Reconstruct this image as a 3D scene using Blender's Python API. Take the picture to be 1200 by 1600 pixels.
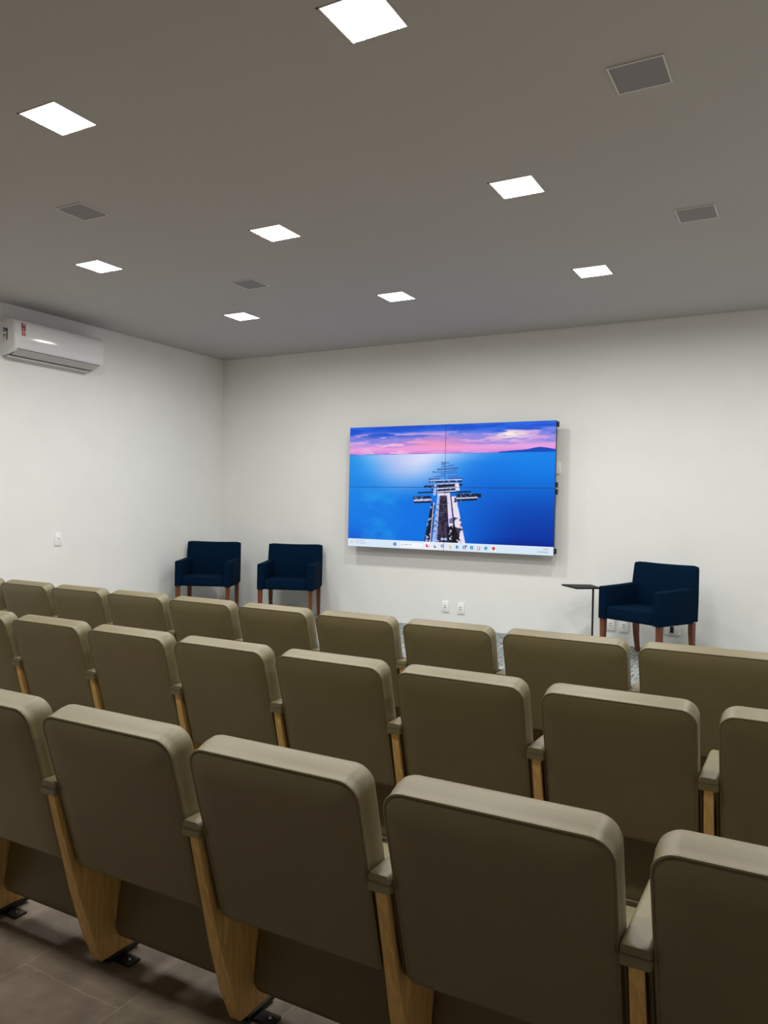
import bpy, bmesh, math
import numpy as np
from mathutils import Vector, Matrix

for o in list(bpy.data.objects):
    bpy.data.objects.remove(o)
scene = bpy.context.scene
COL = scene.collection
rad = math.radians

# ------------------------------------------------------------------ camera
YAW, PITCH, ROLL, FPX = 0.50521, -0.00598, 0.02045, 1213.55
CAM_Z = 1.4549
cy, sy, cp, sp = math.cos(YAW), math.sin(YAW), math.cos(PITCH), math.sin(PITCH)
f = Vector((-sy * cp, cy * cp, sp))
r0 = Vector((cy, sy, 0))
u0 = r0.cross(f)
cr, sr = math.cos(ROLL), math.sin(ROLL)
r = r0 * cr + u0 * sr
u = -r0 * sr + u0 * cr
cam = bpy.data.cameras.new('camera')
cam.sensor_fit = 'VERTICAL'
cam.sensor_height = 36.0
cam.lens = FPX * 36.0 / 1600.0
cam.clip_start = 0.05
camo = bpy.data.objects.new('camera', cam)
COL.objects.link(camo)
m = Matrix((r, u, -f)).transposed().to_4x4()
m.translation = Vector((0, 0, CAM_Z))
camo.matrix_world = m
scene.camera = camo

# ------------------------------------------------------------------ view, world, lamp power
scene.view_settings.view_transform = 'Standard'
scene.view_settings.look = 'None'
scene.view_settings.gamma = 1
scene.view_settings.use_curve_mapping = False
scene.view_settings.exposure = 0.0
LAMP_W = 21.8         # watts of each square LED lamp
LAMP_SPREAD = 174     # beam of the LED lamps, degrees
LAMP_FACE = 6.0       # brightness of the lit diffuser
LAMP_COL = (1.0, 0.99, 0.96)
world = bpy.data.worlds.new('world')
scene.world = world
world.use_nodes = True
world.node_tree.nodes['Background'].inputs[0].default_value = (0.02, 0.02, 0.02, 1)
world.node_tree.nodes['Background'].inputs[1].default_value = 0.0

# ------------------------------------------------------------------ room numbers (metres)
XL, XR = -6.732, 1.95
YB, YF = 7.789, -4.2       # screen wall, wall behind the photographer
H = 3.3145
STAGE_Y, STAGE_Z = 6.0, 0.152

# ------------------------------------------------------------------ materials
def new_mat(name):
    mt = bpy.data.materials.new(name)
    mt.use_nodes = True
    nt = mt.node_tree
    return mt, nt, nt.nodes['Principled BSDF']

def N(nt, t, **kw):
    n = nt.nodes.new(t)
    for k, v in kw.items():
        if k.startswith('i_'):
            n.inputs[k[2:].replace('_', ' ')].default_value = v
        else:
            setattr(n, k, v)
    return n

def ramp(nt, stops):
    n = nt.nodes.new('ShaderNodeValToRGB')
    e = n.color_ramp.elements
    while len(e) < len(stops):
        e.new(0.5)
    for k, (p, c) in enumerate(stops):
        e[k].position = p
        e[k].color = (c[0], c[1], c[2], 1)
    return n

def simple(name, col, rough=0.5, spec=0.5, metal=0.0, noise=0.0, nscale=20.0, bump=0.0, bscale=200.0, coat=0.0):
    mt, nt, b = new_mat(name)
    b.inputs['Roughness'].default_value = rough
    b.inputs['Specular IOR Level'].default_value = spec
    b.inputs['Metallic'].default_value = metal
    b.inputs['Coat Weight'].default_value = coat
    tc = N(nt, 'ShaderNodeTexCoord')
    n = N(nt, 'ShaderNodeTexNoise')
    n.inputs['Scale'].default_value = nscale
    n.inputs['Detail'].default_value = 4
    nt.links.new(tc.outputs['Object'], n.inputs['Vector'])
    lo = [c * (1 - noise) for c in col]
    hi = [min(1, c * (1 + noise)) for c in col]
    rp = ramp(nt, [(0.3, lo), (0.7, hi)])
    nt.links.new(n.outputs['Fac'], rp.inputs['Fac'])
    nt.links.new(rp.outputs['Color'], b.inputs['Base Color'])
    if bump > 0:
        n2 = N(nt, 'ShaderNodeTexNoise')
        n2.inputs['Scale'].default_value = bscale
        n2.inputs['Detail'].default_value = 3
        nt.links.new(tc.outputs['Object'], n2.inputs['Vector'])
        bp = N(nt, 'ShaderNodeBump')
        bp.inputs['Strength'].default_value = bump
        bp.inputs['Distance'].default_value = 0.002
        nt.links.new(n2.outputs['Fac'], bp.inputs['Height'])
        nt.links.new(bp.outputs['Normal'], b.inputs['Normal'])
    return mt

M = {}
M['wall'] = simple('wall_paint', (0.855, 0.865, 0.845), 0.75, 0.3, noise=0.015, nscale=3, bump=0.15, bscale=300)
M['wall_rear'] = simple('rear_wall_bounce_cut', (0.06, 0.055, 0.05), 0.8, 0.2, noise=0.02, nscale=3)  # near-black colour keeps bounce light off the seat backs
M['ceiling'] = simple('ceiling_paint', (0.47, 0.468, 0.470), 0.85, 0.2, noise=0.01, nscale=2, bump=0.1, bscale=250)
M['gap'] = simple('shadow_gap', (0.12, 0.12, 0.11), 0.9, 0.1)
M['leather'] = simple('taupe_leather', (0.165, 0.136, 0.062), 0.45, 0.68, noise=0.04, nscale=9, bump=0.25, bscale=420)
M['leather_seam'] = simple('taupe_leather_piping', (0.08, 0.063, 0.030), 0.5, 0.4, noise=0.05, nscale=30)
M['black_metal'] = simple('black_metal', (0.008, 0.008, 0.009), 0.45, 0.5)
M['screw'] = simple('steel', (0.6, 0.6, 0.6), 0.25, 0.5, metal=1.0)
M['navy'] = simple('navy_fabric', (0.0006, 0.0105, 0.030), 0.9, 0.06, noise=0.18, nscale=160, bump=0.5, bscale=900)
M['plastic'] = simple('white_plastic', (0.80, 0.81, 0.81), 0.12, 0.5, noise=0.005, nscale=4, coat=0.3)
M['plastic_matt'] = simple('white_socket_plastic', (0.93, 0.93, 0.93), 0.4, 0.4)
M['socket_hole'] = simple('dark_socket_slots', (0.05, 0.05, 0.05), 0.7, 0.2)
M['louvre'] = simple('grey_louvre_plastic', (0.50, 0.51, 0.51), 0.35, 0.4)
M['dark_gap'] = simple('dark_louvre_gap', (0.06, 0.06, 0.065), 0.6, 0.3)
M['speaker_grille'] = simple('speaker_grille_mesh', (0.29, 0.285, 0.305), 0.8, 0.2, noise=0.12, nscale=600)
M['speaker_frame'] = simple('speaker_frame_paint', (0.72, 0.70, 0.69), 0.6, 0.3)
M['lamp_frame'] = simple('lamp_frame_paint', (0.75, 0.72, 0.66), 0.5, 0.3)
M['tv_black'] = simple('screen_housing_black', (0.012, 0.012, 0.013), 0.4, 0.4)
M['table_black'] = simple('black_table_top', (0.008, 0.007, 0.007), 0.6, 0.2)

def emission(name, col, strength):
    mt = bpy.data.materials.new(name)
    mt.use_nodes = True
    nt = mt.node_tree
    nt.nodes.clear()
    e = N(nt, 'ShaderNodeEmission')
    e.inputs[0].default_value = (*col, 1)
    e.inputs[1].default_value = strength
    o = N(nt, 'ShaderNodeOutputMaterial')
    nt.links.new(e.outputs[0], o.inputs[0])
    return mt
M['lamp'] = emission('led_diffuser', LAMP_COL, LAMP_FACE)

def wood(name, c1, c2, rough, scale=(18, 18, 1.6), axis='Z'):
    mt, nt, b = new_mat(name)
    b.inputs['Roughness'].default_value = rough
    b.inputs['Specular IOR Level'].default_value = 0.35
    tc = N(nt, 'ShaderNodeTexCoord')
    mp = N(nt, 'ShaderNodeMapping')
    mp.inputs['Scale'].default_value = scale
    nt.links.new(tc.outputs['Object'], mp.inputs['Vector'])
    n = N(nt, 'ShaderNodeTexNoise')
    n.inputs['Scale'].default_value = 3.0
    n.inputs['Detail'].default_value = 6
    n.inputs['Roughness'].default_value = 0.6
    n.inputs['Distortion'].default_value = 0.6
    nt.links.new(mp.outputs[0], n.inputs['Vector'])
    rp = ramp(nt, [(0.32, c2), (0.62, c1)])
    nt.links.new(n.outputs['Fac'], rp.inputs['Fac'])
    nt.links.new(rp.outputs['Color'], b.inputs['Base Color'])
    bp = N(nt, 'ShaderNodeBump')
    bp.inputs['Strength'].default_value = 0.15
    bp.inputs['Distance'].default_value = 0.002
    nt.links.new(n.outputs['Fac'], bp.inputs['Height'])
    nt.links.new(bp.outputs['Normal'], b.inputs['Normal'])
    return mt
M['ash'] = wood('pale_ash_wood', (0.80, 0.52, 0.185), (0.58, 0.34, 0.10), 0.5)
M['nosing'] = wood('stage_edge_wood', (0.66, 0.44, 0.20), (0.52, 0.32, 0.13), 0.5, (1.5, 18, 18))
M['brown_wood'] = wood('reddish_brown_wood', (0.20, 0.066, 0.026), (0.10, 0.03, 0.012), 0.35)

# stone floor: irregular slate slabs, light joints
def stone_floor():
    mt, nt, b = new_mat('slate_floor')
    tc = N(nt, 'ShaderNodeTexCoord')
    sep = N(nt, 'ShaderNodeSeparateXYZ')
    nt.links.new(tc.outputs['Object'], sep.inputs[0])
    wob = N(nt, 'ShaderNodeTexNoise'); wob.inputs['Scale'].default_value = 5; wob.inputs['Detail'].default_value = 3
    nt.links.new(tc.outputs['Object'], wob.inputs['Vector'])
    w1 = N(nt, 'ShaderNodeMath', operation='SUBTRACT'); w1.inputs[1].default_value = 0.5
    nt.links.new(wob.outputs['Fac'], w1.inputs[0])
    w2 = N(nt, 'ShaderNodeMath', operation='MULTIPLY'); w2.inputs[1].default_value = 0.03
    nt.links.new(w1.outputs[0], w2.inputs[0])
    ax = N(nt, 'ShaderNodeMath', operation='ADD'); ax.inputs[1].default_value = 2.14 + 0.425 * 20
    nt.links.new(sep.outputs['X'], ax.inputs[0])
    ax2 = N(nt, 'ShaderNodeMath', operation='ADD')
    nt.links.new(ax.outputs[0], ax2.inputs[0]); nt.links.new(w2.outputs[0], ax2.inputs[1])
    ay = N(nt, 'ShaderNodeMath', operation='ADD'); ay.inputs[1].default_value = 10.0 - 1.51 + 0.42
    nt.links.new(sep.outputs['Y'], ay.inputs[0])
    ay2 = N(nt, 'ShaderNodeMath', operation='ADD')
    nt.links.new(ay.outputs[0], ay2.inputs[0]); nt.links.new(w2.outputs[0], ay2.inputs[1])
    cmb = N(nt, 'ShaderNodeCombineXYZ')
    nt.links.new(ay2.outputs[0], cmb.inputs['X']); nt.links.new(ax2.outputs[0], cmb.inputs['Y'])
    br = N(nt, 'ShaderNodeTexBrick')
    br.offset = 0.5
    br.inputs['Color1'].default_value = (0.275, 0.228, 0.170, 1)
    br.inputs['Color2'].default_value = (0.315, 0.252, 0.198, 1)
    br.inputs['Mortar'].default_value = (0.40, 0.345, 0.26, 1)
    br.inputs['Scale'].default_value = 1.0
    br.inputs['Brick Width'].default_value = 0.84
    br.inputs['Row Height'].default_value = 0.425
    br.inputs['Mortar Size'].default_value = 0.004
    br.inputs['Mortar Smooth'].default_value = 0.9
    nt.links.new(cmb.outputs[0], br.inputs['Vector'])
    n = N(nt, 'ShaderNodeTexNoise'); n.inputs['Scale'].default_value = 7; n.inputs['Detail'].default_value = 8
    n.inputs['Roughness'].default_value = 0.65
    nt.links.new(tc.outputs['Object'], n.inputs['Vector'])
    rp = ramp(nt, [(0.3, (0.62, 0.6, 0.56)), (0.7, (1.25, 1.2, 1.15))])
    nt.links.new(n.outputs['Fac'], rp.inputs['Fac'])
    mx = N(nt, 'ShaderNodeMix', data_type='RGBA', blend_type='MULTIPLY')
    mx.inputs['Factor'].default_value = 1
    nt.links.new(br.outputs['Color'], mx.inputs[6]); nt.links.new(rp.outputs['Color'], mx.inputs[7])
    nt.links.new(mx.outputs[2], b.inputs['Base Color'])
    b.inputs['Roughness'].default_value = 0.55
    b.inputs['Specular IOR Level'].default_value = 0.4
    bp = N(nt, 'ShaderNodeBump'); bp.inputs['Strength'].default_value = 0.5; bp.inputs['Distance'].default_value = 0.006
    nt.links.new(n.outputs['Fac'], bp.inputs['Height'])
    nt.links.new(bp.outputs['Normal'], b.inputs['Normal'])
    return mt
M['stone'] = stone_floor()

def carpet():
    mt, nt, b = new_mat('streaked_grey_carpet')
    tc = N(nt, 'ShaderNodeTexCoord')
    mp = N(nt, 'ShaderNodeMapping'); mp.inputs['Scale'].default_value = (60, 7, 1)
    nt.links.new(tc.outputs['Object'], mp.inputs['Vector'])
    n = N(nt, 'ShaderNodeTexNoise'); n.inputs['Scale'].default_value = 1; n.inputs['Detail'].default_value = 4
    n.inputs['Roughness'].default_value = 0.7
    nt.links.new(mp.outputs[0], n.inputs['Vector'])
    rp = ramp(nt, [(0.36, (0.07, 0.085, 0.088)), (0.60, (0.40, 0.42, 0.40))])
    nt.links.new(n.outputs['Fac'], rp.inputs['Fac'])
    nt.links.new(rp.outputs['Color'], b.inputs['Base Color'])
    b.inputs['Roughness'].default_value = 0.95
    b.inputs['Specular IOR Level'].default_value = 0.1
    return mt
M['carpet'] = carpet()

# ------------------------------------------------------------------ mesh helpers
def add_box(bm, x0, x1, y0, y1, z0, z1, bevel=0.0, seg=3):
    r = bmesh.ops.create_cube(bm, size=1)
    vs = r['verts']
    for v in vs:
        v.co = Vector(((x0 + x1) / 2 + v.co.x * (x1 - x0), (y0 + y1) / 2 + v.co.y * (y1 - y0), (z0 + z1) / 2 + v.co.z * (z1 - z0)))
    if bevel > 0:
        es = set()
        for v in vs:
            es.update(v.link_edges)
        bmesh.ops.bevel(bm, geom=list(es), offset=bevel, segments=seg, profile=0.5, affect='EDGES')

def add_tube(bm, pts, rad_, seg=8, closed=False):
    P = [Vector(p) for p in pts]
    n = len(P)
    rings = []
    ref = None
    for i in range(n):
        a = P[i - 1] if (i > 0 or closed) else P[i]
        b = P[(i + 1) % n] if (i < n - 1 or closed) else P[i]
        t = (b - a).normalized()
        if ref is None:
            ref = Vector((0, 0, 1)) if abs(t.z) < 0.9 else Vector((1, 0, 0))
        s = t.cross(ref)
        if s.length < 1e-4:
            s = t.cross(Vector((0.3, 1, 0.2)))
        s.normalize()
        q = s.cross(t).normalized()
        ref = q
        rr = rad_[i] if isinstance(rad_, (list, tuple)) else rad_
        rings.append([bm.verts.new(P[i] + s * rr * math.cos(2 * math.pi * k / seg) + q * rr * math.sin(2 * math.pi * k / seg)) for k in range(seg)])
    rng = range(n) if closed else range(n - 1)
    for i in rng:
        A, B = rings[i], rings[(i + 1) % n]
        for k in range(seg):
            bm.faces.new((A[k], A[(k + 1) % seg], B[(k + 1) % seg], B[k]))
    if not closed:
        bm.faces.new(list(reversed(rings[0])))
        bm.faces.new(rings[-1])

def add_loft(bm, rings, cap0=True, cap1=True):
    R = [[bm.verts.new(p) for p in ring] for ring in rings]
    n = len(R[0])
    for a, b in zip(R[:-1], R[1:]):
        for k in range(n):
            bm.faces.new((a[k], a[(k + 1) % n], b[(k + 1) % n], b[k]))
    if cap0:
        bm.faces.new(list(reversed(R[0])))
    if cap1:
        bm.faces.new(R[-1])

def build(name, bm, mat, parent=None, smooth=True, angle=35, loc=None, rot=None):
    bmesh.ops.recalc_face_normals(bm, faces=bm.faces[:])
    me = bpy.data.meshes.new(name)
    bm.to_mesh(me)
    bm.free()
    me.materials.append(mat)
    if smooth:
        me.shade_smooth()
        try:
            me.set_sharp_from_angle(angle=rad(angle))
        except Exception:
            pass
    o = bpy.data.objects.new(name, me)
    COL.objects.link(o)
    if parent is not None:
        o.parent = parent
    if loc is not None:
        o.location = loc
    if rot is not None:
        o.rotation_euler = rot
    return o

def empty(name, loc=(0, 0, 0), rz=0.0):
    o = bpy.data.objects.new(name, None)
    o.empty_display_size = 0.1
    COL.objects.link(o)
    o.location = loc
    o.rotation_euler = (0, 0, rz)
    return o

def tag(o, label, cat, group=None):
    o['label'] = label
    o['category'] = cat
    if group:
        o['group'] = group
    return o

def structure(o):
    o['kind'] = 'structure'
    return o

def copy_tree(o, parent=None):
    c = o.copy()
    COL.objects.link(c)
    if parent is not None:
        c.parent = parent
    for ch in list(o.children):
        copy_tree(ch, c)
    return c

def rrect(x0, x1, z0, z1, rt, rb, n=6):
    """rounded rectangle outline, counter-clockwise, separate top and bottom corner radii"""
    pts = []
    for cx, cz, r_, a0 in ((x1 - rt, z1 - rt, rt, 0), (x0 + rt, z1 - rt, rt, 90), (x0 + rb, z0 + rb, rb, 180), (x1 - rb, z0 + rb, rb, 270)):
        for k in range(n + 1):
            a = rad(a0 + 90 * k / n)
            pts.append((cx + r_ * math.cos(a), cz + r_ * math.sin(a)))
    return pts

# ------------------------------------------------------------------ room shell
def slab(name, x0, x1, y0, y1, z0, z1, mat):
    bm = bmesh.new()
    add_box(bm, x0, x1, y0, y1, z0, z1)
    return structure(build(name, bm, mat, smooth=False))

slab('floor', XL - 0.1, XR + 0.1, YF - 0.1, YB + 0.1, -0.12, 0.0, M['stone'])
slab('wall_left', XL - 0.12, XL, YF - 0.12, YB + 0.12, 0.0, H + 0.12, M['wall'])
slab('wall_back', XL, XR, YB, YB + 0.12, 0.0, H + 0.12, M['wall'])
slab('wall_right', XR, XR + 0.12, YF, YB, 0.0, H + 0.12, M['wall'])
slab('wall_front', XL, XR, YF - 0.12, YF, 0.0, H + 0.12, M['wall_rear'])

LAMPS = [(x, y) for y in (2.535, 4.28, 6.037) for x in (-4.99, -3.26, -1.533)]
LAMP_S = 0.252
LAMPS_EXTRA = [(0.20, 2.535), (0.20, 4.28), (0.20, 6.037), (-3.26, 0.79), (-1.533, 0.79)]  # unseen lamps continuing the grid, added to light the room
SPEAKERS = [(-0.684, 3.403), (-0.671, 5.135), (-4.145, 3.416), (-4.195, 5.173)]
SPK_S = 0.216

def ceiling():
    g = 0.012
    holes = [(x, y, LAMP_S / 2 + 0.002) for x, y in LAMPS + LAMPS_EXTRA]
    xs = sorted(set([XL + g, XR - g] + [v for x, y, s in holes for v in (round(x - s, 5), round(x + s, 5))]))
    ys = sorted(set([YF + g, YB - g] + [v for x, y, s in holes for v in (round(y - s, 5), round(y + s, 5))]))
    bm = bmesh.new()
    vd = {}
    def V(i, j, k):
        if (i, j, k) not in vd:
            vd[(i, j, k)] = bm.verts.new((xs[i], ys[j], H if k == 0 else H + 0.03))
        return vd[(i, j, k)]
    def hole(i, j):
        if i < 0 or j < 0 or i >= len(xs) - 1 or j >= len(ys) - 1:
            return True
        cx, cy_ = (xs[i] + xs[i + 1]) / 2, (ys[j] + ys[j + 1]) / 2
        return any(abs(cx - x) < s and abs(cy_ - y) < s for x, y, s in holes)
    for i in range(len(xs) - 1):
        for j in range(len(ys) - 1):
            if hole(i, j):
                continue
            for k in (0, 1):
                bm.faces.new((V(i, j, k), V(i + 1, j, k), V(i + 1, j + 1, k), V(i, j + 1, k)))
            for (a, b, di, dj) in (((i, j), (i + 1, j), 0, -1), ((i, j + 1), (i + 1, j + 1), 0, 1), ((i, j), (i, j + 1), -1, 0), ((i + 1, j), (i + 1, j + 1), 1, 0)):
                if hole(i + di, j + dj):
                    bm.faces.new((V(*a, 0), V(*b, 0), V(*b, 1), V(*a, 1)))
    return structure(build('ceiling', bm, M['ceiling'], smooth=False))
ceiling()
slab('trim_1', XL, XR, YF, YB, H + 0.075, H + 0.12, M['gap'])     # dark void seen in the shadow gap

# stage
slab('trim_2', XL, XR, STAGE_Y + 0.012, YB, 0.0, STAGE_Z - 0.008, M['nosing'])
slab('trim_3', XL, XR, STAGE_Y, STAGE_Y + 0.012, 0.0, STAGE_Z - 0.012, M['nosing'])
bm = bmesh.new()
add_box(bm, XL, XR, STAGE_Y - 0.006, STAGE_Y + 0.016, STAGE_Z - 0.012, STAGE_Z + 0.001, 0.003, 2)
structure(build('trim_4', bm, M['black_metal']))
bm = bmesh.new()
add_box(bm, XL, XR, STAGE_Y + 0.016, YB, STAGE_Z - 0.008, STAGE_Z)
tag(build('stage_carpet', bm, M['carpet'], smooth=False), 'streaked grey carpet covering the low stage below the video wall', 'carpet')

# ------------------------------------------------------------------ ceiling lamps and speakers
def make_lamp(x, y):
    t = empty('ceiling_lamp', (x, y, H))
    s = LAMP_S / 2
    bm = bmesh.new()
    w = 0.005
    for (a, b, c, d_) in ((-s, s, -s, -s + w), (-s, s, s - w, s), (-s, -s + w, -s + w, s - w), (s - w, s, -s + w, s - w)):
        add_box(bm, a, b, c, d_, -0.002, 0.020)
    build('frame', bm, M['lamp_frame'], t, smooth=False)
    bm = bmesh.new()
    add_box(bm, -s + w, s - w, -s + w, s - w, 0.004, 0.018)
    build('diffuser', bm, M['lamp'], t, smooth=False)
    ld = bpy.data.lights.new('led_light', 'AREA')
    ld.shape = 'SQUARE'; ld.size = LAMP_S - 0.014
    ld.energy = LAMP_W; ld.color = LAMP_COL; ld.spread = rad(LAMP_SPREAD)
    lo = bpy.data.objects.new('led_light', ld)
    COL.objects.link(lo); lo.parent = t; lo.location = (0, 0, 0.002)
    bm = bmesh.new()
    add_box(bm, -s - 0.009, -s + 0.001, -s - 0.004, -s + 0.004, -0.0025, 0.0)
    build('spring_clip', bm, M['dark_gap'], t, smooth=False)
    return t
rown = {2.535: 'nearest the camera', 4.28: 'in the middle line', 6.037: 'in the line nearest the screen wall'}
LAMP_LABEL = {
    (-4.99, 2.535): 'lit square recessed ceiling lamp at the far left, largest of the left column',
    (-3.26, 2.535): 'lit square recessed ceiling lamp near the upper left corner of the photo',
    (-1.533, 2.535): 'largest lit square ceiling lamp, cut by the top edge of the photo',
    (-4.99, 4.28): 'lit square ceiling lamp nearest the air conditioner on the left wall',
    (-3.26, 4.28): 'lit square ceiling lamp between the two left speakers, behind the upper left lamp',
    (-1.533, 4.28): 'second largest lit square lamp on the right half of the ceiling',
    (-4.99, 6.037): 'smallest lit square lamp, nearest the left corner of the screen wall',
    (-3.26, 6.037): 'lit square ceiling lamp straight above the left end of the video wall',
    (-1.533, 6.037): 'rightmost lit square ceiling lamp, beyond the right video wall edge',
}
for (x, y) in LAMPS:
    if (x, y) == (-4.99, 2.535):
        continue
    tag(make_lamp(x, y), LAMP_LABEL[(x, y)], 'ceiling lamp', 'square recessed ceiling lamps')
for (x, y) in LAMPS_EXTRA + [(-4.99, 2.535)]:
    tag(make_lamp(x, y), 'lit square recessed ceiling lamp outside the photo frame', 'ceiling lamp', 'lamps outside the photo frame')

def make_speaker(x, y, label):
    t = empty('ceiling_speaker', (x, y, H))
    s = SPK_S / 2
    bm = bmesh.new()
    w = 0.007
    for (a, b, c, d_) in ((-s - w, s + w, -s - w, -s), (-s - w, s + w, s, s + w), (-s - w, -s, -s, s), (s, s + w, -s, s)):
        add_box(bm, a, b, c, d_, -0.006, 0.0)
    build('frame', bm, M['speaker_frame'], t, smooth=False)
    bm = bmesh.new()
    add_box(bm, -s, s, -s, s, -0.0045, 0.0)
    build('grille', bm, M['speaker_grille'], t, smooth=False)
    tag(t, label, 'ceiling speaker', 'square ceiling speakers')
for (x, y), l in zip(SPEAKERS, (
        'grey square ceiling speaker at upper right, the largest of the four',
        'grey square ceiling speaker at the right edge, above the rightmost lamp',
        'grey square ceiling speaker at the left, between the two left lamps',
        'smallest grey square ceiling speaker, left of the photo centre near the far wall')):
    make_speaker(x, y, l)

# ------------------------------------------------------------------ video wall
TVX, TVZ, TVW = -4.689, 1.0017, 2.4188
TVH = TVW * 9 / 16
TVY = YB - 0.1575
PIER = [('ld', [(0.4362, 0.6235), (0.4536, 0.6231), (0.4405, 0.938), (0.4031, 0.9405)]),
        ('lw', [(0.4667, 0.5414), (0.4779, 0.5514), (0.4674, 0.9362), (0.4436, 0.9378)]),
        ('dk', [(0.5215, 0.811), (0.5450, 0.811), (0.5560, 0.938), (0.5240, 0.938)]),
        ('rw', [(0.528, 0.5683), (0.5542, 0.5679), (0.6031, 0.9346), (0.5516, 0.9381)]),
        ('gap', [(0.5242, 0.5608), (0.5316, 0.5607), (0.564, 0.9373), (0.5423, 0.9337)]),
        ('grate', [(0.478, 0.5615), (0.5099, 0.561), (0.5268, 0.9347), (0.4674, 0.9387)]),
        ('rr', [(0.51, 0.5433), (0.5246, 0.5431), (0.5444, 0.8149), (0.5227, 0.811)]),
        ('top', [(0.4652, 0.5439), (0.5251, 0.5406), (0.5254, 0.5608), (0.4655, 0.5643)]),
        ('lv', [(0.449, 0.4703), (0.461, 0.4702), (0.4576, 0.5619), (0.4433, 0.5621)]),
        ('rv', [(0.5467, 0.4649), (0.566, 0.4648), (0.572, 0.5224), (0.5527, 0.5226)])]
PLANKS = [('d', 0.344, 0.5844, 0.4356, 0.575, 0.015), ('w', 0.3492, 0.605, 0.4359, 0.598, 0.0125), ('d', 0.3478, 0.6205, 0.4361, 0.6133, 0.0125), ('d', 0.5557, 0.5628, 0.6736, 0.5584, 0.0225), ('w', 0.556, 0.5854, 0.6559, 0.576, 0.011), ('d', 0.5593, 0.5979, 0.6546, 0.5884, 0.014), ('d', 0.3678, 0.5417, 0.4493, 0.5365, 0.009), ('d', 0.5645, 0.534, 0.6253, 0.5293, 0.01), ('d', 0.3978, 0.4936, 0.4471, 0.4922, 0.011), ('d', 0.43, 0.5163, 0.4474, 0.5162, 0.009), ('d', 0.5668, 0.4799, 0.5836, 0.4798, 0.015), ('d', 0.4629, 0.4916, 0.5484, 0.4799, 0.019), ('w', 0.4616, 0.5084, 0.5487, 0.5001, 0.008), ('d', 0.4618, 0.5236, 0.5504, 0.5126, 0.015), ('w', 0.4619, 0.5338, 0.5521, 0.5242, 0.007), ('d', 0.4605, 0.544, 0.5645, 0.5351, 0.007), ('d', 0.4229, 0.4586, 0.5817, 0.4508, 0.009), ('w', 0.429, 0.4448, 0.5815, 0.4388, 0.006), ('g', 0.4194, 0.4356, 0.4763, 0.4336, 0.007), ('g', 0.5137, 0.4296, 0.5845, 0.4288, 0.005), ('w', 0.4643, 0.4753, 0.5452, 0.4679, 0.006), ('g', 0.4504, 0.3812, 0.5561, 0.367, 0.0035), ('g', 0.4595, 0.3584, 0.565, 0.347, 0.006), ('g', 0.4807, 0.3018, 0.5182, 0.3066, 0.004), ('g', 0.4809, 0.314, 0.4997, 0.3164, 0.005), ('g', 0.4812, 0.3373, 0.5401, 0.3241, 0.004), ('g', 0.4788, 0.3915, 0.5007, 0.3892, 0.004), ('g', 0.4377, 0.3775, 0.4503, 0.3761, 0.005), ('g', 0.5007, 0.3866, 0.5563, 0.3835, 0.003), ('g', 0.4446, 0.4193, 0.5009, 0.4043, 0.003), ('g', 0.5134, 0.4094, 0.5629, 0.4172, 0.003)]
FONT = {'P': '110101110100100', 'e': '000111111100111', 's': '000011110011110', 'q': '000111101111001', 'u': '000101101101111',
        'i': '010000010010010', 'a': '000011101101111', 'r': '000110100100100', ':': '000010000010000', '/': '001001010100100',
        '0': '111101101101111', '1': '010110010010111', '2': '111001111100111', '3': '111001011001111', '4': '101101111001001',
        '5': '111100111001111', '8': '111101111101111', '-': '000000111000000', ' ': '000000000000000'}

def vnoise(x, y, seed):
    rs = np.random.RandomState(seed)
    g = rs.rand(64, 64)
    xi, yi = np.floor(x).astype(int), np.floor(y).astype(int)
    fx, fy = x - xi, y - yi
    fx, fy = fx * fx * (3 - 2 * fx), fy * fy * (3 - 2 * fy)
    a = g[yi % 64, xi % 64]; b = g[yi % 64, (xi + 1) % 64]
    c = g[(yi + 1) % 64, xi % 64]; d_ = g[(yi + 1) % 64, (xi + 1) % 64]
    return (a * (1 - fx) + b * fx) * (1 - fy) + (c * (1 - fx) + d_ * fx) * fy
def fbm(x, y, seed, o=5):
    s, a, t = 0, 0.5, 0
    for k in range(o):
        s = s + a * vnoise(x * 2 ** k, y * 2 ** k, seed + k)
        t += a
        a *= 0.55
    return s / t
def sst(a, b, x):
    t = np.clip((x - a) / (b - a), 0, 1)
    return t * t * (3 - 2 * t)

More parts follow.
